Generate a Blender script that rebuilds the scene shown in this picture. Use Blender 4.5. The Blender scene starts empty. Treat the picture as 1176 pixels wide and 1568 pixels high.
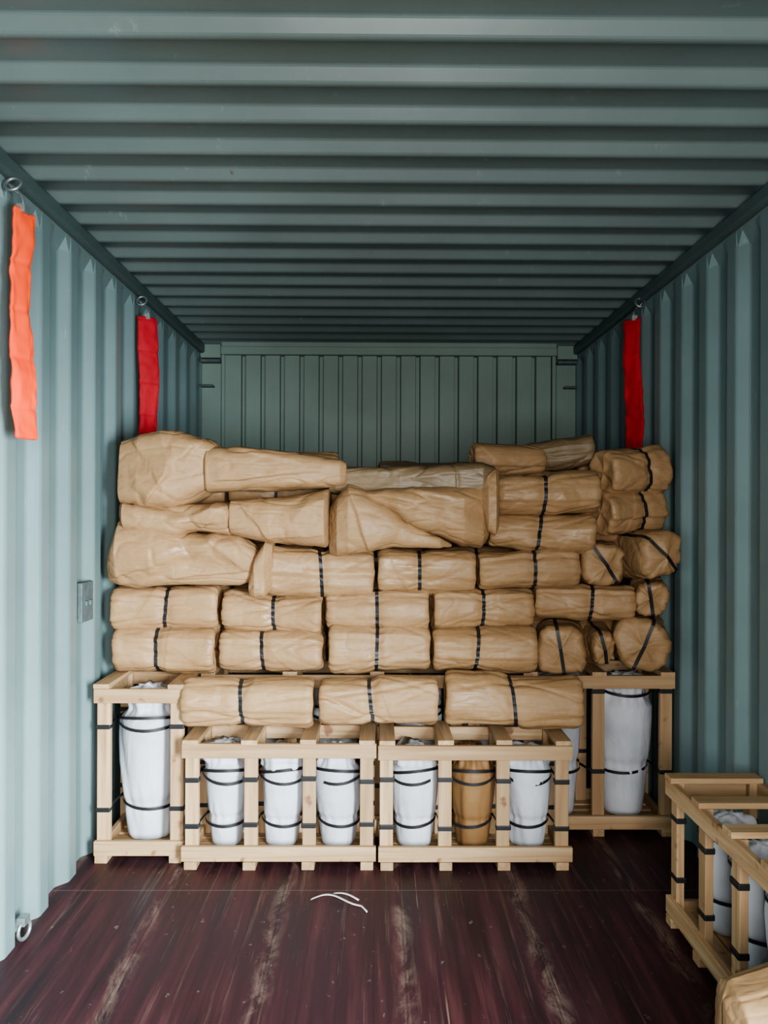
import bpy, math, random
from mathutils import Vector, Matrix, noise
random.seed(7)
scene = bpy.context.scene
V = Vector
COL = scene.collection

# ------------------------------------------------------------------ materials
def new_mat(name):
    m = bpy.data.materials.new(name); m.use_nodes = True
    nt = m.node_tree; b = nt.nodes['Principled BSDF']
    return m, nt, b
def N(nt, t, **k):
    n = nt.nodes.new(t)
    for a, v in k.items(): setattr(n, a, v)
    return n
def coords(nt, scale=(1,1,1), rot=(0,0,0)):
    tc = N(nt,'ShaderNodeTexCoord'); mp = N(nt,'ShaderNodeMapping')
    mp.inputs['Scale'].default_value = scale; mp.inputs['Rotation'].default_value = rot
    nt.links.new(tc.outputs['Object'], mp.inputs['Vector'])
    return mp.outputs['Vector']
def ntex(nt, vec, scale, detail=4, rough=.55, dist=0):
    n = N(nt,'ShaderNodeTexNoise'); n.inputs['Scale'].default_value=scale
    n.inputs['Detail'].default_value=detail; n.inputs['Roughness'].default_value=rough
    n.inputs['Distortion'].default_value=dist
    nt.links.new(vec, n.inputs['Vector']); return n.outputs['Fac']
def ramp(nt, fac, stops):
    r = N(nt,'ShaderNodeValToRGB'); e = r.color_ramp.elements
    while len(e) < len(stops): e.new(.5)
    for i,(p,c) in enumerate(stops):
        e[i].position=p; e[i].color=(c[0],c[1],c[2],1) if not isinstance(c,(int,float)) else (c,c,c,1)
    nt.links.new(fac, r.inputs['Fac']); return r.outputs['Color']
def mix(nt, fac, a, b, mode='MIX'):
    m = N(nt,'ShaderNodeMix', data_type='RGBA', blend_type=mode)
    for s,v in ((m.inputs[0],fac),(m.inputs[6],a),(m.inputs[7],b)):
        if isinstance(v,(int,float)): s.default_value=v
        elif isinstance(v,tuple): s.default_value=(*v,1)
        else: nt.links.new(v,s)
    return m.outputs[2]
def math_n(nt, op, a, b=0.0, c=None):
    m = N(nt,'ShaderNodeMath', operation=op)
    for i,v in enumerate((a,b,c)):
        if v is None: continue
        if isinstance(v,(int,float)): m.inputs[i].default_value=v
        else: nt.links.new(v,m.inputs[i])
    return m.outputs[0]
def bump(nt, b, h, strength, dist):
    bp = N(nt,'ShaderNodeBump'); bp.inputs['Strength'].default_value=strength; bp.inputs['Distance'].default_value=dist
    nt.links.new(h,bp.inputs['Height']); nt.links.new(bp.outputs['Normal'],b.inputs['Normal'])

def paint(name, col, rough=.45, scuff=(.26,.30,.29)):
    m,nt,b = new_mat(name); v = coords(nt)
    n1 = ntex(nt,v,1.6,5)
    c = ramp(nt,n1,[(.3,tuple(x*.84 for x in col)),(.7,tuple(min(1,x*1.12) for x in col))])
    n2 = ntex(nt,coords(nt,(1,1,.35)),22,6,.65)
    c = mix(nt, ramp(nt,n2,[(.64,0.0),(.74,.5)]), c, scuff)
    n3 = ntex(nt,v,9,5,.7)
    c = mix(nt, ramp(nt,n3,[(.72,0.0),(.76,.8)]), c, (.10,.06,.04))
    nt.links.new(c,b.inputs['Base Color'])
    b.inputs['Roughness'].default_value=rough
    bump(nt,b,ntex(nt,v,5,3),.12,.01)
    return m
M_wall = paint('painted_steel_teal',(.158,.224,.226),.40)
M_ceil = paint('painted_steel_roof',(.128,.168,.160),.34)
M_back = paint('painted_steel_end',(.220,.300,.265),.5)
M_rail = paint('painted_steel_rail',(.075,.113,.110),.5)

def floor_mat():
    m,nt,b = new_mat('plywood_floor_maroon')
    tc=N(nt,'ShaderNodeTexCoord'); sp=N(nt,'ShaderNodeSeparateXYZ'); nt.links.new(tc.outputs['Object'],sp.inputs[0])
    x,y=sp.outputs[0],sp.outputs[1]
    grain=ntex(nt,coords(nt,(14,.8,1)),1.6,5,.6)
    c=ramp(nt,grain,[(.32,(.016,.006,.008)),(.5,(.042,.011,.015)),(.68,(.085,.026,.029))])
    c=mix(nt,ramp(nt,ntex(nt,coords(nt),1.3,3),[(.35,.5),(.6,0.0)]),c,(.026,.013,.018))
    wob=math_n(nt,'MULTIPLY',math_n(nt,'SUBTRACT',ntex(nt,coords(nt,(1,1.5,1)),2.5,3),.5),.10)
    fr=math_n(nt,'FRACT',math_n(nt,'DIVIDE',math_n(nt,'ADD',x,10.0*.41+.325+.205),.41))
    d0=math_n(nt,'ABSOLUTE',math_n(nt,'SUBTRACT',fr,.5))
    d=math_n(nt,'ABSOLUTE',math_n(nt,'SUBTRACT',math_n(nt,'ADD',fr,wob),.5))
    seam=ramp(nt,d,[(0.0,1.0),(.10,0.0)])
    pn=ramp(nt,ntex(nt,coords(nt,(7,2.6,1)),1.7,8,.75,.5),[(.46,0.0),(.64,1.0)])
    c=mix(nt,math_n(nt,'MULTIPLY',math_n(nt,'MULTIPLY',seam,pn),.80),c,(.27,.185,.15))
    line=ramp(nt,d0,[(0.0,1.0),(.010,0.0)])
    c=mix(nt,math_n(nt,'MULTIPLY',line,.6),c,(.008,.004,.005))
    fr3=math_n(nt,'ABSOLUTE',math_n(nt,'SUBTRACT',math_n(nt,'FRACT',math_n(nt,'DIVIDE',math_n(nt,'ADD',x,10.0),.1025)),.5))
    l3=ramp(nt,fr3,[(0.0,1.0),(.03,0.0)])
    c=mix(nt,math_n(nt,'MULTIPLY',l3,.40),c,(.010,.005,.006))
    sc=ramp(nt,ntex(nt,coords(nt,(34,1.0,1)),1.2,8,.75),[(.55,0.0),(.70,.42)])
    c=mix(nt,sc,c,(.22,.13,.11))
    sc=ramp(nt,ntex(nt,coords(nt,(90,1.5,1),(0,0,.18)),1.0,3,.5),[(.70,0.0),(.74,.5)])
    c=mix(nt,sc,c,(.30,.20,.17))
    spk=ramp(nt,ntex(nt,coords(nt,(1,.6,1)),34,3,.6),[(.67,0.0),(.74,.5)])
    c=mix(nt,spk,c,(.26,.20,.19))
    fr2=math_n(nt,'ABSOLUTE',math_n(nt,'SUBTRACT',math_n(nt,'FRACT',math_n(nt,'DIVIDE',math_n(nt,'ADD',y,1.97),1.2)),.0))
    j=ramp(nt,fr2,[(0.0,1.0),(.008,0.0)])
    c=mix(nt,math_n(nt,'MULTIPLY',j,.4),c,(.25,.17,.15))
    nt.links.new(c,b.inputs['Base Color'])
    r=ramp(nt,grain,[(.3,.46),(.7,.64)]); nt.links.new(r,b.inputs['Roughness'])
    b.inputs['Specular IOR Level'].default_value=.33
    bump(nt,b,grain,.25,.004)
    return m
M_floor=floor_mat()

def kraft(name,c0,c1,rough=.5,bs=.22):
    m,nt,b=new_mat(name); v=coords(nt)
    g=N(nt,'ShaderNodeNewGeometry')
    c=ramp(nt,ntex(nt,v,5,5,.6),[(.3,c0),(.7,c1)])
    f=ntex(nt,coords(nt,(1,1,1)),60,4)
    c=mix(nt,.2,c,ramp(nt,f,[(.3,tuple(x*.7 for x in c0)),(.7,c1)]))
    c=mix(nt,math_n(nt,'MULTIPLY',g.outputs['Random Per Island'],.45),c,tuple(x*.58 for x in c0))
    nt.links.new(c,b.inputs['Base Color'])
    rr=ramp(nt,ntex(nt,v,4,3),[(.35,rough-.12),(.65,rough+.10)]); nt.links.new(rr,b.inputs['Roughness'])
    def crease(vec,s,d,k,det=2):
        w=ntex(nt,vec,s,det,.5,d)
        cr=math_n(nt,'ABSOLUTE',math_n(nt,'SUBTRACT',w,.5))
        return math_n(nt,'MINIMUM',math_n(nt,'MULTIPLY',cr,k),1.0)
    h=math_n(nt,'ADD',crease(coords(nt,(1,1.5,1.5),(.2,.3,.1)),8,.2,10.0,1),math_n(nt,'MULTIPLY',crease(coords(nt,(.4,2.2,2.2)),15,.2,7.0,1),.6))
    h=math_n(nt,'ADD',h,math_n(nt,'MULTIPLY',crease(coords(nt,(1,1,1),(.5,.2,.8)),24,.3,8.0,2),.2))
    bump(nt,b,h,bs,.006)
    return m
M_kraft=kraft('kraft_wrapping_paper',(.37,.216,.102),(.485,.30,.155),.54,.24)
M_kraftB=kraft('kraft_wrapping_paper_dull',(.20,.135,.07),(.27,.185,.10),.55,.24)

def cloth(name,c0,c1,rough=.6,bs=.4):
    m,nt,b=new_mat(name); v=coords(nt)
    c=ramp(nt,ntex(nt,v,6,4),[(.3,c0),(.7,c1)])
    nt.links.new(c,b.inputs['Base Color']); b.inputs['Roughness'].default_value=rough
    w=ntex(nt,coords(nt,(1.8,1.8,.8)),9,2,.5,.8)
    bump(nt,b,w,bs,.012); return m
M_white=cloth('white_woven_sack',(.53,.55,.60),(.68,.70,.75),.6,.5)
M_brown=cloth('brown_plastic_sack',(.19,.095,.036),(.29,.155,.06),.6,.5)
M_desLit=cloth('desiccant_fabric_lit',(.88,.062,.010),(.98,.09,.018),.75,.3)  # near bag: strong light on the red fabric put into its colour as orange
M_desDim=cloth('desiccant_fabric_dim',(.40,.008,.016),(.50,.014,.024),.8,.3)  # same fabric in a dimmer red for the far, less lit bags
m,nt,b=new_mat('black_strap'); b.inputs['Base Color'].default_value=(.012,.012,.014,1); b.inputs['Roughness'].default_value=.5
bump(nt,b,ntex(nt,coords(nt),160,2),.2,.001); M_strap=m
m,nt,b=new_mat('galvanised_steel'); b.inputs['Metallic'].default_value=.8
nt.links.new(ramp(nt,ntex(nt,coords(nt),20,4),[(.3,(.25,.29,.29)),(.7,(.5,.55,.55))]),b.inputs['Base Color']); b.inputs['Roughness'].default_value=.45; M_steel=m
m,nt,b=new_mat('grey_plate'); nt.links.new(ramp(nt,ntex(nt,coords(nt),30,4),[(.3,(.06,.085,.09)),(.7,(.11,.15,.155))]),b.inputs['Base Color']); b.inputs['Roughness'].default_value=.6; M_plate=m
m,nt,b=new_mat('white_strap_plastic'); nt.links.new(ramp(nt,ntex(nt,coords(nt),30,4),[(.3,(.6,.6,.55)),(.7,(.8,.8,.75))]),b.inputs['Base Color']); M_scrap=m

def wood(axis):
    m,nt,b=new_mat('pine_wood_'+axis)
    s={'x':(1.2,22,22),'y':(22,1.2,22),'z':(22,22,1.2)}[axis]
    g=N(nt,'ShaderNodeNewGeometry')
    n1=ntex(nt,coords(nt,s),1.6,5,.6,.6)
    c=ramp(nt,n1,[(.28,(.33,.19,.09)),(.5,(.53,.345,.19)),(.72,(.66,.48,.295))])
    c=mix(nt,math_n(nt,'MULTIPLY',g.outputs['Random Per Island'],.7),c,(.30,.18,.09))
    k=ramp(nt,ntex(nt,coords(nt),14,2),[(.66,0.0),(.74,.8)])
    c=mix(nt,k,c,(.18,.07,.03))
    nt.links.new(c,b.inputs['Base Color']); b.inputs['Roughness'].default_value=.65
    bump(nt,b,n1,.3,.002); return m
MW=[wood('x'),wood('y'),wood('z')]

# ------------------------------------------------------------------ mesh builder
class MB:
    def __init__(s): s.v=[]; s.f=[]; s.m=[]; s.sm=[]
    def box(s,a,b,mat=0,j=0.0):
        a=V(a); b=V(b); o=len(s.v)
        jj=V((random.uniform(-j,j),random.uniform(-j,j),random.uniform(-j,j)))
        for z in (a.z,b.z):
            for y in (a.y,b.y):
                for x in (a.x,b.x): s.v.append(V((x,y,z))+jj)
        for q in ((0,2,3,1),(4,5,7,6),(0,1,5,4),(2,6,7,3),(0,4,6,2),(1,3,7,5)):
            s.f.append([o+i for i in q]); s.m.append(mat); s.sm.append(False)
    def grid(s,rings,mat=0,closed=True,caps=False,smooth=True):
        o=len(s.v); n=len(rings[0])
        for r in rings: s.v.extend(r)
        for i in range(len(rings)-1):
            for k in range(n if closed else n-1):
                k2=(k+1)%n
                s.f.append([o+i*n+k,o+i*n+k2,o+(i+1)*n+k2,o+(i+1)*n+k]); s.m.append(mat); s.sm.append(smooth)
        if caps:
            s.f.append([o+k for k in range(n)][::-1]); s.m.append(mat); s.sm.append(smooth)
            e=o+(len(rings)-1)*n
            s.f.append([e+k for k in range(n)]); s.m.append(mat); s.sm.append(smooth)
    def ribbon(s,pts,wv,mat=0,closed=False):
        rings=[[p-wv*.5,p+wv*.5] for p in pts]
        if closed: rings.append(rings[0])
        s.grid(rings,mat,closed=False)
    def tube(s,pts,r,mat=0,n=10,closed=False):
        rings=[]; L=len(pts)
        for i,p in enumerate(pts):
            a=pts[(i-1)%L] if (closed or i>0) else pts[i]; b=pts[(i+1)%L] if (closed or i<L-1) else pts[i]
            t=(b-a).normalized(); u=t.cross(V((.31,.12,.94))).normalized(); w=t.cross(u)
            rings.append([p+(u*math.cos(k*2*math.pi/n)+w*math.sin(k*2*math.pi/n))*r for k in range(n)])
        if closed: rings.append(list(rings[0]))
        s.grid(rings,mat,caps=not closed)
    def build(s,name,mats,bevel=0,parent=None,M=None,solid=0):
        me=bpy.data.meshes.new(name); me.from_pydata([tuple(x) for x in s.v],[],s.f)
        for mt in mats: me.materials.append(mt)
        me.polygons.foreach_set('material_index',s.m); me.polygons.foreach_set('use_smooth',s.sm); me.update()
        ob=bpy.data.objects.new(name,me); COL.objects.link(ob)
        if M is not None: ob.matrix_world=M
        if parent: ob.parent=parent
        if solid:
            md=ob.modifiers.new('th','SOLIDIFY'); md.thickness=solid; md.offset=0
        if bevel:
            md=ob.modifiers.new('bv','BEVEL'); md.width=bevel; md.segments=2; md.limit_method='ANGLE'
        return ob
def empty(name):
    e=bpy.data.objects.new(name,None); COL.objects.link(e); return e

# ------------------------------------------------------------------ container shell
WL,WR,H,YB,YF=-1.11,1.25,2.39,5.06,-0.95
def side(name,x,sgn,phase):
    mb=MB(); d=.036; p=.25; pts=[]
    k0=int((YF-phase)/p)-1
    for k in range(k0,60):
        c=phase+k*p
        for dy,dd in ((-.088,0),(-.048,1),(.048,1),(.088,0)):
            y=c+dy
            if YF<=y<=YB: pts.append((y,x+sgn*d*dd))
    pts=[(YF,x)]+pts+[(YB,x)]
    rows=[]
    for z,fl in ((0,1),(2.27,1),(2.325,.0),(H,0)):
        rows.append([V((x+(px-x)*fl,y,z)) for y,px in pts])
    mb.grid(rows,0,closed=False,smooth=False)
    return mb.build(name,[M_wall],bevel=.008)
side('wall_left',WL,-1,2.81); side('wall_right',WR,1,2.70)
# roof
mb=MB(); pts=[]; p=.193; d=.034
for k in range(-15,20):
    c=1.75+k*p
    for dy,dd in ((-.012,1),(.012,0),(.030,0),(.080,1)):
        y=c+dy
        if YF<y<YB: pts.append((y,H+d*dd-.004))
pts=[(YF,pts[0][1])]+pts+[(YB,pts[-1][1])]
mb.grid([[V((x,y,z)) for y,z in pts] for x in (WL-.04,WR+.04)],0,closed=False,smooth=False)
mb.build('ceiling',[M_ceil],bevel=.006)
# floor
mb=MB(); mb.box((WL-.04,YF,-.03),(WR+.04,YB,0)); mb.build('floor',[M_floor])
# end wall
mb=MB(); pts=[]; p=.1225
x=-.955
while x<1.09-p*.5:
    pts+= [(x,0),(x+.090,0),(x+.092,.045),(x+.116,.045),(x+.1205,0)]; x+=p
pts=[(-.99,0)]+pts+[(x,0),(1.13,0)]
mb.grid([[V((a,YB+dd,z)) for a,dd in pts] for z in (0,2.335)],0,closed=False,smooth=False)
mb.box((WL-.03,YB-.0,0),(-.97,YB+.06,H)); mb.box((1.11,YB-.0,0),(WR+.03,YB+.06,H))
mb.box((-.985,YB-.02,0),(-.965,YB+.05,2.33)); mb.box((1.10,YB-.02,0),(1.12,YB+.05,2.33))
mb.build('wall_back',[M_back],bevel=.002)
mb=MB(); mb.box((-.985,YB-.045,2.325),(1.125,YB+.03,2.375)); mb.box((-.985,YB-.03,2.375),(1.125,YB+.03,2.41),0)
mb.build('trim_1',[M_back],bevel=.004)
for i,(a,b_) in enumerate(((WL,-.985),(1.125,WR))):
    mb=MB(); mb.box((a,YB-.06,2.30),(b_,YB,2.385),0); mb.box((a,YB-.065,2.272),(b_,YB,2.292),1)
    mb.box((a if i==0 else b_-.08,YB-.06,2.12),(a+.08 if i==0 else b_,YB-.00,2.132),1)
    mb.build('corner_casting_block',[M_back,M_plate],bevel=.004)
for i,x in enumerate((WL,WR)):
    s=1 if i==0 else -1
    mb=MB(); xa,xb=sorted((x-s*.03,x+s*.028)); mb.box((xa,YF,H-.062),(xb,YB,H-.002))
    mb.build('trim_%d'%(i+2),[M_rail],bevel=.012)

# ------------------------------------------------------------------ bundles
def sgnpow(a,e): return math.copysign(abs(a)**e,a)
class Facets:
    """continuous piecewise-linear field -> flat facets with sharp folds"""
    def __init__(s,rnd,n,g,c,ext,ax=(1,1,1)):
        s.A=[];s.B=[]
        for L in (s.A,s.B):
            for i in range(n):
                a=V((rnd.gauss(0,1)*ax[0],rnd.gauss(0,1)*ax[1],rnd.gauss(0,1)*ax[2]))*g
                q=V((c[0]+rnd.uniform(-1,1)*ext[0],c[1]+rnd.uniform(-1,1)*ext[1],c[2]+rnd.uniform(-1,1)*ext[2]))
                L.append((a,-a.dot(q)))
    def __call__(s,p):
        return max(a.dot(p)+b for a,b in s.A)-max(a.dot(p)+b for a,b in s.B)
def bundle(mb,c,L,Hh,D,rz=0,ry=0,straps=(),seed=0,amp=.004,ne=2.3,loop=None,mat=0,nth=80,nb=64,dome=.0,rx=0):
    rnd=random.Random(seed); off=V((rnd.uniform(-50,50),rnd.uniform(-50,50),rnd.uniform(-50,50)))
    ph=rnd.uniform(0,6.28); th0=rnd.uniform(-.9,.9)+math.pi; tap=rnd.uniform(-.07,.07)
    c=V(c); R=Matrix.Rotation(rz,3,'Z')@Matrix.Rotation(ry,3,'Y')@Matrix.Rotation(rx,3,'X')
    cap=.016+.02*rnd.random(); sag=rnd.uniform(.0,.012)
    F=Facets(rnd,9,.19,(0,0,0),(L/2,D/2,Hh/2),(.5,1,1))
    G=Facets(rnd,14,.20,(0,0,0),(L/2,D/2,Hh/2),(1.0,1,1))
    folds=[(rnd.uniform(0,6.28),rnd.uniform(-.6,.6),rnd.uniform(.4,1)) for _ in range(6)]
    e0=rnd.uniform(-.3,.3)*L; e1=rnd.uniform(-.12,.12)
    def surf(s,rho,th,out=0.0):
        e=2/ne; cy=sgnpow(math.cos(th),e); cz=sgnpow(math.sin(th),e)
        f=rho*(1+tap*s/L*2)
        pk=0
        for s0 in straps:
            g=math.exp(-((s-s0)/.024)**2); f*=1-.11*g
            pk+=math.exp(-abs(s-s0)/.06)*(.0030*math.cos(7*th+ph)+.0026*math.cos(15*th+2*ph))
        ee=max(0,(abs(s)-(L/2-.035))/.035); f*=1-.10*ee*ee
        eg=math.exp(-(L/2-abs(s))/.035)
        pk+=eg*(.0035*math.cos(9*th+2*ph)+.002*math.cos(16*th+ph))
        base=V((s,D/2*f*cy,Hh/2*f*cz))
        dr=V((0,cy,cz)); dr=dr.normalized() if dr.length>0 else V((0,0,1))
        q=base+off
        dd=max(-.011,min(.009,F(base)*.5+G(base)*.25))*min(1,amp/.0045)
        for t0,sl,w in folds:
            dth=(th-t0-sl*s/L*4+math.pi)%(2*math.pi)-math.pi
            dd-=amp*1.1*w*max(0,1-abs(dth)/.12)
        dd+=noise.noise(q*5)*amp*1.2+noise.noise(V((q.x*5,q.y*20,q.z*20)))*amp*.3+pk
        saw=((th-th0)%(2*math.pi))/(2*math.pi); dd+=.010*saw-.005
        if s>e0+e1*math.sin(th): dd+=.0028
        k=min(1,rho)
        base+=dr*(dd*k+out)
        if rho<.97 or abs(s)>L/2-.001:
            ax=dome*(1-rho*rho)-cap*.55*abs(math.cos(2*th+ph))*rho*(1-rho)*3.2-.012*(1-rho)*(1 if dome==0 else 0)
            base.x+=math.copysign(1,s)*ax
        base.z-=sag*math.cos(s/L*2)*.3
        return base
    st=[(-L/2,r) for r in (.01,.2,.4,.6,.78,.9)]+[(-L/2+.004,.955),(-L/2+.014,.99)]
    a0=-L/2+.026
    st+=[(a0+(L-.052)*i/nb,1) for i in range(nb+1)]
    st+=[(-s,r) for s,r in st[:8][::-1]]
    rings=[[c+R@surf(s,r,k*2*math.pi/nth) for k in range(nth)] for s,r in st]
    mb.grid(rings,mat,caps=True)
    for s0 in straps:
        w=.0068; n2=nth; tl=rnd.uniform(-.13,.13)
        rr=[[c+R@surf(s0+t+tl*math.sin(k*2*math.pi/n2)*Hh*.5,1,k*2*math.pi/n2,.0030+o) for k in range(n2)] for t,o in ((-w,-.004),(-w,0),(w,0),(w,-.004))]
        mb.grid(rr,1,smooth=False)
    if loop is not None:
        for th in (loop if isinstance(loop,(list,tuple)) else [loop]):
            pts=[]; nrm=V((0,math.sin(th),-math.cos(th)))
            def sp(s,r,t): return surf(s,r,t,.004)
            for r in (0.0,.3,.6,.85,.97): pts.append(sp(-L/2,max(r,.01),th)+V((-.005,0,0)))
            for i in range(0,13): pts.append(sp(-L/2+.02+(L-.04)*i/12,1,th))
            for r in (.97,.6,.01): pts.append(sp(L/2,r,th)+V((.005,0,0)))
            for r in (.3,.6,.97): pts.append(sp(L/2,r,th+math.pi)+V((.005,0,0)))
            for i in range(0,13): pts.append(sp(L/2-.02-(L-.04)*i/12,1,th+math.pi))
            for r in (.97,.85,.6,.3): pts.append(sp(-L/2,r,th+math.pi)+V((-.005,0,0)))
            mb.ribbon([c+R@q for q in pts],(R@nrm)*.014,1,closed=True)

def loose(mb,stations,seed,amp=.012,mat=0,ne=3.0,nth=160,nr=160,g=.34,nf=14,steps=()):
    """wrapped parcel lofted along x.  stations: x,y,zlo,zhi,halfdepth ; steps: overlapping paper edges (x1,z1,x2,z2,h)"""
    rnd=random.Random(seed); off=V((rnd.uniform(-50,50),rnd.uniform(-50,50),rnd.uniform(-50,50)))
    xs=[s[0] for s in stations]; Lx=xs[-1]-xs[0]; mid=stations[len(stations)//2]
    cc=((xs[0]+xs[-1])/2,mid[1]-.08,(mid[2]+mid[3])/2)
    F=Facets(rnd,nf,g,cc,(Lx*.45,.1,.12),(.75,.5,1.2))
    F2=Facets(rnd,nf+6,g*.8,cc,(Lx*.5,.1,.12),(1,.5,1))
    def at(x):
        for a,b in zip(stations,stations[1:]):
            if x<=b[0]+1e-9:
                t=(x-a[0])/(b[0]-a[0])
                return [a[i]+(b[i]-a[i])*t for i in range(len(a))]
        return list(stations[-1])
    rings=[]
    ul=[(0,r) for r in (.01,.3,.6,.85,.95)]+[(.006+.988*i/nr,1) for i in range(nr+1)]+[(1,r) for r in (.95,.85,.6,.3,.01)]
    for u,rho in ul:
        x=xs[0]+Lx*u; st=at(x); yc=st[1]; zc=(st[2]+st[3])/2; hz=(st[3]-st[2])/2; hy=st[4]
        ring=[]
        for k in range(nth):
            th=k*2*math.pi/nth; e=2/ne
            cy=sgnpow(math.cos(th),e); cz=sgnpow(math.sin(th),e)
            b=V((x,yc+hy*rho*cy,zc+hz*rho*cz)); dr=V((0,cy*hz,cz*hy)).normalized()
            q=b+off
            wv=V((noise.noise(q*5),noise.noise(q*5+V((9,2,5))),noise.noise(q*5+V((3,8,1)))))*.012
            fv=F(b+wv)*.6+F2(b+wv)*.35
            fv=.03*math.tanh(fv/.03)
            r2=abs(noise.noise(V((q.x*6,q.y*8,q.z*14))))
            dd=fv*amp/.012 - .004*max(0,1-r2*8)+.002*noise.noise(q*7)
            if cy<.35:
                for x1,z1,x2,z2,h in steps:
                    L2=math.hypot(x2-x1,z2-z1); ux,uz=(x2-x1)/L2,(z2-z1)/L2
                    s_=(b.x-x1)*ux+(b.z-z1)*uz; dist=-(b.x-x1)*uz+(b.z-z1)*ux+.008*noise.noise(V((s_*12,seed,0)))
                    fade=max(0,min(1,s_/.04))*max(0,min(1,(L2-s_)/.04))
                    w_=1/(1+math.exp(-max(-30,min(30,dist/.0022))))
                    dd+=h*fade*w_*math.exp(-max(0,dist)/.09)
            ring.append(b+dr*dd*rho)
        rings.append(ring)
    mb.grid(rings,mat,caps=True)

pile=empty('pile_of_paper_wrapped_rolls')
cnt=[0]
def add_child(mb,nm='roll',mats=None):
    cnt[0]+=1; return mb.build('%s_%d'%(nm,cnt[0]),mats or [M_kraft,M_strap,M_kraftB],parent=pile)

YC=3.31
rolls=[
 (-1.075,-.655,.692,.860,-.894),(-.645,-.213,.692,.846,-.463),(-.198,.219,.692,.872,0.0),(.222,.650,.692,.859,.403),
 (-1.085,-.650,.852,1.018,-.863),(-.637,-.221,.842,1.004,-.421),(-.213,.213,.860,1.010,-.002),(.221,.645,.856,1.023,.429),(.648,1.060,.893,1.049,.879),
 (-.455,-.015,.997,1.182,-.234),(.0,.403,1.008,1.172,.172),(.408,.819,1.038,1.188,.632),
 (.455,.884,1.185,1.340,.658),(.481,.905,1.334,1.498,.676)]
for i,(x0,x1,z0,z1,s) in enumerate(rolls):
    mb=MB(); cx=(x0+x1)/2
    bundle(mb,(cx,YC+random.uniform(-.03,.03),(z0+z1)/2),(x1-x0)*1.0,(z1-z0)*1.04,.19,rz=random.uniform(-.08,.09),ry=random.uniform(-.045,.045)*(.3 if i<4 else 1),straps=(s-cx,),seed=20+i,amp=.005)
    add_child(mb)
packs=[
 (.765,.790,.215,.200,1.40,[1.5],3.37),(.935,.780,.125,.165,1.50,[1.4],3.40),(1.105,.802,.225,.212,1.35,[1.85],3.36),
 (1.145,.995,.145,.15,1.3,[1.5],3.37),
 (.928,1.128,.205,.200,1.50,[1.05],3.35),(1.135,1.165,.19,.195,1.72,[.75],3.36)]
for i,(cx,cz,w,h,rz,lp,yc) in enumerate(packs):
    mb=MB(); bundle(mb,(cx,yc,cz),.30,h,w*.93,rz=rz,loop=lp,seed=70+i,amp=.007,ne=2.9,dome=.022)
    add_child(mb,'end_roll')
for i,(x0,x1,z0,z1,s,rz) in enumerate(((.895,1.205,1.262,1.440,1.074,.42),(.915,1.21,1.425,1.605,1.074,.40))):
    mb=MB(); cx=(x0+x1)/2
    bundle(mb,(cx,3.37,(z0+z1)/2),.30,(z1-z0)*1.03,.175,rz=rz,ry=-.06,straps=(.03,),seed=90+i,amp=.006)
    add_child(mb)
def parcel(*a,**k):
    mb=MB(); loose(mb,*a,**k); add_child(mb,'parcel')
# row C left
parcel([(-1.09,3.30,1.03,1.15,.07),(-1.04,3.29,1.02,1.285,.11),(-.9,3.28,1.015,1.275,.12),(-.7,3.29,1.01,1.235,.12),(-.56,3.29,1.01,1.215,.11),(-.50,3.30,1.03,1.18,.09),(-.48,3.3,1.05,1.16,.06)],3,
  steps=((-1.08,1.06,-.62,1.20,.012),(-.70,1.22,-.50,1.08,.012),(-.85,1.05,-.50,1.10,.010)))
parcel([(-.515,3.24,1.01,1.06,.03),(-.49,3.23,1.0,1.14,.05),(-.45,3.23,1.0,1.205,.05),(-.42,3.25,1.02,1.20,.04)],31,nf=7,nth=90,nr=50,amp=.008)
# row D left
parcel([(-1.035,3.30,1.31,1.385,.07),(-1.01,3.28,1.285,1.39,.10),(-.78,3.28,1.24,1.392,.12),(-.60,3.28,1.215,1.385,.12),(-.55,3.29,1.23,1.37,.09)],4,
  steps=((-1.0,1.33,-.62,1.28,.010),(-.72,1.24,-.58,1.37,.010)))
parcel([(-.60,3.27,1.27,1.40,.10),(-.585,3.26,1.225,1.415,.13),(-.45,3.25,1.20,1.42,.14),(-.3,3.25,1.185,1.425,.145),(-.21,3.25,1.175,1.445,.145),(-.195,3.26,1.185,1.445,.12)],41,nf=12,
  steps=((-.56,1.40,-.42,1.20,.010),(-.46,1.21,-.2,1.24,.009)))
# row D centre: draped pieces meeting on a diagonal
parcel([(-.195,3.29,1.18,1.34,.08),(-.16,3.27,1.168,1.385,.12),(-.115,3.26,1.17,1.43,.13),(-.04,3.26,1.175,1.395,.13),(.10,3.26,1.18,1.32,.13),(.25,3.27,1.185,1.245,.10),(.30,3.28,1.19,1.22,.06)],5,nf=9,
  steps=((-.12,1.42,-.03,1.18,.014),))
parcel([(-.11,3.26,1.405,1.435,.06),(-.06,3.25,1.37,1.445,.11),(.08,3.24,1.315,1.45,.14),(.22,3.24,1.25,1.45,.145),(.34,3.25,1.21,1.45,.14),(.42,3.27,1.21,1.465,.12),(.45,3.28,1.25,1.47,.09)],51,nf=10,amp=.008,
  steps=((-.02,1.42,.36,1.30,.012),(.10,1.44,.42,1.37,.010)))
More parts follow.
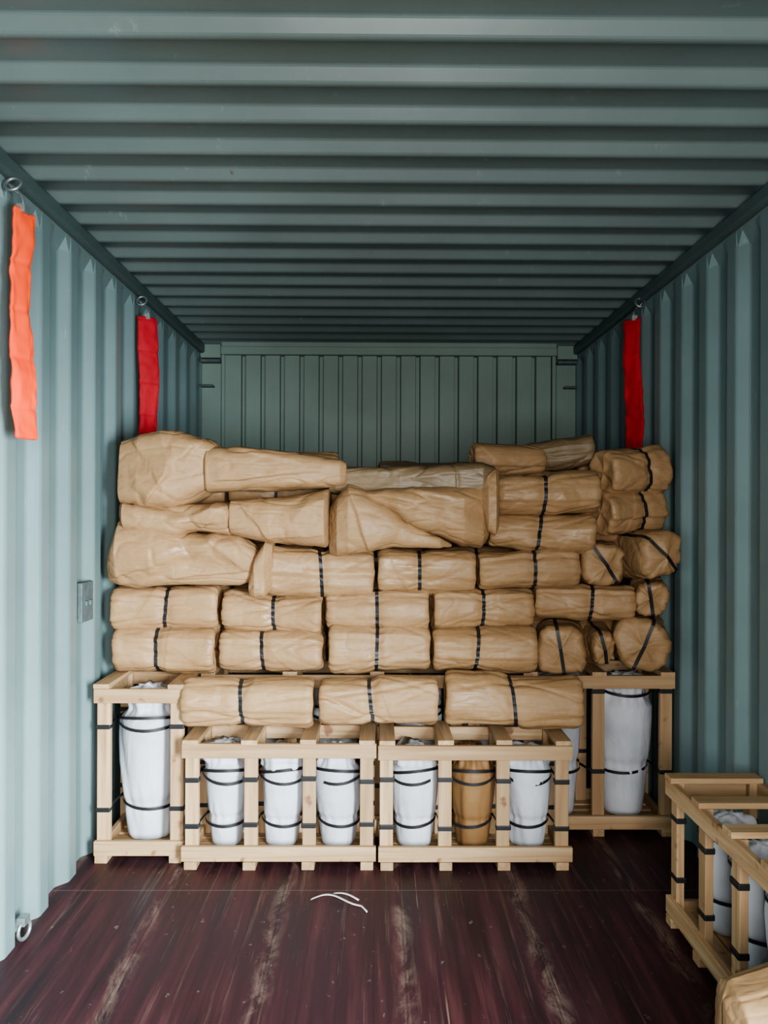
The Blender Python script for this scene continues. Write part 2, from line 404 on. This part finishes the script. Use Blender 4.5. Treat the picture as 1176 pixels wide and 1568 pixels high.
# row E left
parcel([(-1.045,3.30,1.39,1.61,.10),(-1.03,3.29,1.37,1.65,.125),(-.95,3.28,1.37,1.66,.135),(-.80,3.28,1.385,1.655,.135),(-.70,3.28,1.40,1.645,.13),(-.655,3.28,1.42,1.62,.12),(-.64,3.28,1.44,1.60,.09)],6,amp=.014,nf=11,ne=3.6,
  steps=((-.92,1.38,-.70,1.62,.018),(-.99,1.64,-.84,1.44,.010)))
parcel([(-.70,3.28,1.41,1.59,.09),(-.68,3.27,1.400,1.605,.125),(-.5,3.26,1.41,1.60,.125),(-.3,3.26,1.42,1.585,.12),(-.15,3.27,1.425,1.57,.115),(-.125,3.28,1.435,1.56,.10)],61,amp=.007,nf=11,ne=3.4,
  steps=((-.66,1.45,-.2,1.50,.012),(-.60,1.60,-.3,1.53,.008)))
# row E centre, dull flat sheet-wrapped package
parcel([(-.20,3.37,1.41,1.52,.14),(-.17,3.36,1.405,1.53,.15),(.0,3.35,1.40,1.53,.15),(.2,3.34,1.40,1.525,.15),(.42,3.33,1.40,1.53,.15),(.475,3.33,1.40,1.52,.13)],12,amp=.004,mat=2,ne=4.2,nf=9,
  steps=((-.18,1.47,.2,1.52,.008),(.05,1.46,.46,1.50,.010)))
parcel([(.41,3.20,1.36,1.46,.03),(.435,3.18,1.27,1.50,.05),(.465,3.17,1.25,1.52,.045),(.48,3.18,1.28,1.52,.03)],18,amp=.006,nf=6,nth=80,nr=40)
for i,a in enumerate(((.56,3.48,1.56,.32,.12,.16,.1),(.80,3.50,1.60,.30,.14,.18,-.25),(.25,3.66,1.51,.50,.10,.2,.02),(-.42,3.56,1.52,.5,.14,.2,.03),(1.02,3.62,1.52,.30,.14,.18,.1))):
    mb=MB(); bundle(mb,a[:3],a[3],a[4],a[5],rz=a[6],ry=-.12 if i==1 else 0,straps=() if i in(0,1,2) else (.02,),seed=130+i,amp=.009,mat=2 if i in (1,2) else 0); add_child(mb)
k=0
for r in range(5):
    z=.780+r*.165
    for c_ in range(5):
        x=-.865+c_*.43+(.02 if r%2 else 0)
        if x>1.05: continue
        mb=MB(); bundle(mb,(x,3.525,z),.425,.166,.19,straps=(0.0,),seed=200+k,amp=.005,nth=36,nb=22); add_child(mb); k+=1

# ------------------------------------------------------------------ crates
def crate(name,M,L,D,h,posts,bands,sacks):
    mb=MB(); pw=.025
    J=.003
    for k,x in enumerate(posts):
        x=min(max(x,pw),L-pw)
        for y0 in (.02,D-.045):
            mb.box((x-pw,y0,.03),(x+pw,y0+.025,h-.018),2,J)
        mb.box((x-.024,0,0),(x+.024,D,.03),1,J*.3)
        mb.box((x-.03,-.002,h-.018),(x+.03,D+.002,h),1,J*.5)
        for z in bands:
            z=z+random.uniform(-.01,.01)
            mb.box((x-pw-.003,.016,z-.009),(x+pw+.003,.048,z+.009),3)
            mb.box((x-pw-.003,D-.048,z-.009),(x+pw+.003,D-.016,z+.009),3)
    for y0 in (0,D-.02):
        mb.box((0,y0,h-.072),(L,y0+.02,h-.018),0,J)
        mb.box((0,y0,.03),(L,y0+.02,.085),0,J)
    for x in (0.02,L-.04):
        mb.box((x,.045,h-.07),(x+.02,D-.045,h-.02),1,J); mb.box((x,.045,.03),(x+.02,D-.045,.08),1,J)
    for i in range(4):
        y=.045+(D-.09)*(i+.5)/4; mb.box((.005,y-.022,.0305),(L-.005,y+.022,.045),0,.0005)
    for sk in sacks:
        sx,sy,r=sk[0],sk[1],sk[2]
        xl=max([p for p in posts if p<sx])+pw-.01; xr=min([p for p in posts if p>sx])-pw+.01
        for bi,z in enumerate(bands):
            sags=(-.016,) if bi else (.020,-.030)
            rr=r*(.88 if bi else 1.02)+.008
            for si,sg in enumerate(sags):
                dz=random.uniform(-.012,.012)
                pts=[V((xl,.030,z))]
                for i in range(17):
                    a=math.pi*(1+i/16); pts.append(V((sx+rr*math.cos(a),max(.02,sy+rr*math.sin(a)),z+sg*math.sin(math.pi*i/16)+dz*math.cos(math.pi*i/16)*(1 if si else -1))))
                pts.append(V((xr,.030,z)))
                mb.ribbon(pts,V((0,0,.012)),3)
                mb.ribbon([V((sx+rr*math.cos(a),sy+rr*math.sin(a),z)) for a in [math.pi*i/12 for i in range(13)]],V((0,0,.012)),3)
    return mb.build(name,MW+[M_strap],bevel=.0025,M=M)
def sack(x,y,z0,h,r,mat,seed,bands=(.30,.80),name='strapped_white_sack'):
    rnd=random.Random(seed)
    prof=[(0,.02),(0,.45),(.005,.64),(.03,.70),(.12,.76),(.3,.85),(.5,.95),(.68,1.0),(.78,1.0),(.83,.93),(.87,.86),(.91,.90),(.95,.88),(.98,.70),(.99,.4),(1.0,.02)]
    def R(t):
        for (a,ra),(b,rb) in zip(prof,prof[1:]):
            if t<=b and b>a: return ra+(rb-ra)*(t-a)/(b-a)
        return prof[-1][1]
    F=Facets(rnd,12,.40,(0,0,h*.5),(r,r,h*.5),(1,1,.35))
    F2=Facets(rnd,14,.6,(0,0,h*.95),(r,r,h*.08),(1,1,.6))
    mb=MB(); n=72
    lx,ly=rnd.uniform(-.008,.008),rnd.uniform(-.008,.008)
    def pt(t,rad,th,out=0):
        z=h*t; q=V((math.cos(th)*r,math.sin(th)*r,z))
        f=.008*math.tanh(F(q)*.5/.008)
        if t>.78:
            k=min(1,(t-.78)/.07); f+=k*(.016*math.tanh(F2(q)*.4/.016)+.0065*math.sin(7*th+seed)+.003*math.sin(15*th+2*seed))
        f+=.002*math.sin(13*th+seed+t*4)*max(0,1-abs(t-bands[0])*5)
        for bz in bands: f-=r*.07*math.exp(-((t-bz)/.03)**2)
        rr=rad*(r+f)+out
        zz=z0+z+(0 if t<.9 else .045*noise.noise(V((math.cos(th)*1.5,math.sin(th)*1.5,seed)))*rad)
        return V((x+lx*t*.6+math.cos(th)*rr,y+ly*t*.6+math.sin(th)*rr,zz))
    ts=[(a,ra) for a,ra in prof[:3]]+[(.01+.98*i/60,None) for i in range(61)]+[(1,.45),(1,.2),(1,.02)]
    mb.grid([[pt(t,ra if ra is not None else R(t),k*2*math.pi/n) for k in range(n)] for t,ra in ts],0,caps=True)
    return mb.build(name,[mat,M_strap])
T=Matrix.Translation
def three(x0,y0,cols,seed):
    L=.728; D=.285; h=.487
    posts=[.035,.035+.2195,.035+.439,.035+.6585]
    sk=[]
    for i in range(3):
        sx=(posts[i]+posts[i+1])/2
        sk.append((sx,.145,.086))
        sack(x0+sx,y0+.145,.046,.375+.03*random.random(),.088,cols[i],seed+i,bands=(.30,.80),name='strapped_white_sack' if cols[i] is M_white else 'strapped_brown_sack')
    crate('wooden_crate',T((x0,y0,0)),L,D,h,posts,(.335,.155),sk)
three(-.730,2.99,[M_white]*3,1)
three(.004,2.985,[M_white,M_brown,M_white],5)
sack(-.905,3.22,.046,.60,.118,M_white,21,bands=(.24,.845))
crate('wooden_crate',T((-1.078,3.05,0)),.342,.345,.682,[.03,.312],(.52,.20),[(.173,.17,.115)])
for i,x in enumerate((.49,.775,1.062)):
    sack(x,3.47,.046,.60,.118,M_white,31+i,bands=(.38,.90))
crate('wooden_crate',T((.372,3.30,0)),.863,.35,.682,[.03,.262,.548,.833],(.60,.26),[(.118,.17,.11),(.403,.17,.11),(.69,.17,.115)])
for i in range(3):
    sack(-.54+i*.36,3.47,.046,.58,.11,M_white,41+i)
crate('wooden_crate',T((-.725,3.30,0)),1.085,.35,.682,[.03,.365,.725,1.055],(.50,.20),[(.19,.17,.11),(.545,.17,.11),(.90,.17,.11)])
Mx=T((1.245,1.90,0))@Matrix.Rotation(math.pi/2,4,'Z')
crate('wooden_crate',Mx,.728,.295,.487,[.035,.2545,.474,.6935],(.345,.155),[(.145,.145,.085),(.364,.145,.085),(.584,.145,.085)])
for i in range(3):
    sack(1.10,1.90+.145+i*.2195,.046,.36,.085,M_white,61+i)

for i,(x0,x1,z1,s,rz,ry) in enumerate(((-.752,-.243,.690,-.52,.03,.02),(-.225,.240,.682,-.02,-.03,.0),(.262,.800,.688,.53,-.04,.015))):
    mb=MB(); cx=(x0+x1)/2
    bundle(mb,(0,0,0),x1-x0,z1-.496,.185,rz=rz,ry=ry,straps=(s-cx,),seed=310+i,amp=.0065,nb=70)
    mb.build('paper_wrapped_roll',[M_kraft,M_strap],M=T((cx,3.12+.02*(i==2),(z1+.496)/2+.009)))
mb=MB(); loose(mb,[(-.22,0,0.03,.33,.06),(-.20,0,.005,.36,.12),(0,0,.005,.41,.15),(.2,0,.005,.38,.14),(.25,0,.03,.34,.07)],33,amp=.014,steps=((-.2,.2,.1,.41,.015),(-.1,.1,.2,.3,.012)))
mb.build('paper_wrapped_bundle',[M_kraft],M=T((.95,1.68,.012)))

# ------------------------------------------------------------------ desiccant bags
def desiccant(x,y,ztop,zbot,mat,side,seed,ang,hw0):
    mb=MB(); n=32; rings=[]; L=ztop-zbot; m_=110
    u=V((math.sin(ang)*-side,math.cos(ang),0)); w_=V((u.y,-u.x,0))
    for i in range(m_+1):
        t=i/m_; z=ztop-L*t
        e=min(1,min(t,1-t)/.010)**.5
        hw=hw0*(.90+.10*e)*(1+.06*math.sin(z*11+seed)); ht=.011*(.25+.75*e)*(.8+.35*noise.noise(V((z*12,seed,0))))
        tw=.18*math.sin(z*5+seed)
        r=[]
        for k in range(n):
            a=k*2*math.pi/n
            d=ht*sgnpow(math.cos(a),.8); s_=hw*sgnpow(math.sin(a),.55)
            d+=.008*noise.noise(V((s_*28,z*10,seed)))+.005*noise.noise(V((s_*60,z*26,seed+4)))-.004*max(0,1-abs((z*7+seed)%1-.5)*12)
            d+=.010*math.sin(z*8+seed)+tw*s_*.5
            p=V((x,y,z))+u*(s_+.006*math.sin(z*9+seed))+w_*d
            r.append(p)
        rings.append(r)
    mb.grid(rings,0,caps=True)
    hk=[V((x,y,ztop-.005)),V((x,y,ztop+.03)),V((x+side*.012,y+.012,ztop+.05)),V((x+side*.03,y+.01,ztop+.06)),V((x+side*.042,y,ztop+.075))]
    mb.tube(hk,.004,1)
    c=V((x+side*.03,y,ztop+.075)); mb.tube([c+V((math.cos(a)*.022,math.sin(a)*.012,math.sin(a)*.022)) for a in [k*math.pi/8 for k in range(16)]],.005,1,closed=True)
    mb.box((x-.012,y-.018,ztop-.012),(x+.012,y+.018,ztop+.012),1)
    return mb.build('hanging_desiccant_bag',[mat,M_steel])
desiccant(-1.045,2.36,2.225,1.55,M_desLit,-1,1,.32,.045)
desiccant(-1.050,3.66,2.225,1.58,M_desDim,-1,4,.8,.046)
desiccant(1.190,3.72,2.245,1.58,M_desDim,1,7,.65,.045)

# ------------------------------------------------------------------ small things
def ring(x,y,z,s,name='lashing_ring'):
    mb=MB(); mb.tube([V((x+s*.012+.006*math.cos(a),y+.028*math.cos(a),z+.028+.028*math.sin(a))) for a in [k*math.pi/12 for k in range(24)]],.006,0,closed=True)
    mb.box((x-.004,y-.02,z+.045),(x+s*.022,y+.02,z+.07),0); mb.build(name,[M_steel],bevel=.002)
ring(-1.108,2.50,.008,1)
mb=MB(); mb.box((WL-.012,3.0,.92),(WL+.006,3.12,1.07)); mb.box((WL+.004,3.03,.98),(WL+.014,3.05,1.0)); mb.box((WL+.004,3.07,.98),(WL+.014,3.09,1.0))
mb.build('wall_bracket_plate',[M_plate],bevel=.003)
mb=MB(); pts=[V((-.225+.16*t,2.76-.02*t+.02*math.sin(t*5),.004+.012*math.sin(t*math.pi))) for t in [i/14 for i in range(15)]]+[V((-.06+.01*k,2.735-.02*k,.003)) for k in range(1,4)]
mb.ribbon(pts,V((0.002,.011,0)),0); pts=[V((-.15+.09*t,2.80-.05*t,.006+.01*math.sin(t*math.pi))) for t in [i/8 for i in range(9)]]
mb.ribbon(pts,V((0.004,.009,0)),0); mb.build('plastic_strap_scrap',[M_scrap],solid=.001)

# ------------------------------------------------------------------ light
def area(name,loc,rot,size,sy,power,col,spread=180):
    l=bpy.data.lights.new(name,'AREA'); l.shape='RECTANGLE'; l.size=size; l.size_y=sy; l.energy=power; l.color=col; l.spread=math.radians(spread)
    o=bpy.data.objects.new(name,l); COL.objects.link(o); o.location=loc; o.rotation_euler=rot; return o
area('doorway_daylight',(.10,-.85,1.30),(math.radians(86),0,math.radians(1)),.9,1.2,94,(1.0,.985,.955))
area('left_wall_fill',(1.05,.1,.95),(math.radians(76),0,math.radians(49)),.5,1.2,112,(.84,.95,1.0),85)  # added fill lamp inside the container, brightens the near left wall
w=bpy.data.worlds.new('sky'); scene.world=w; w.use_nodes=True
w.node_tree.nodes['Background'].inputs[0].default_value=(.6,.75,.9,1); w.node_tree.nodes['Background'].inputs[1].default_value=.2
try: scene.view_settings.look='AgX - Medium High Contrast'
except Exception as ex: print(ex)

# ------------------------------------------------------------------ camera
cd=bpy.data.cameras.new('camera'); cam=bpy.data.objects.new('camera',cd); COL.objects.link(cam)
cd.sensor_width=36; cd.lens=28.125; cd.clip_start=.05
cam.matrix_world=T((0,0,1.34))@Matrix.Rotation(-.008,4,'Z')@Matrix.Rotation(math.pi/2,4,'X')@Matrix.Rotation(.0035,4,'Z')
scene.camera=cam
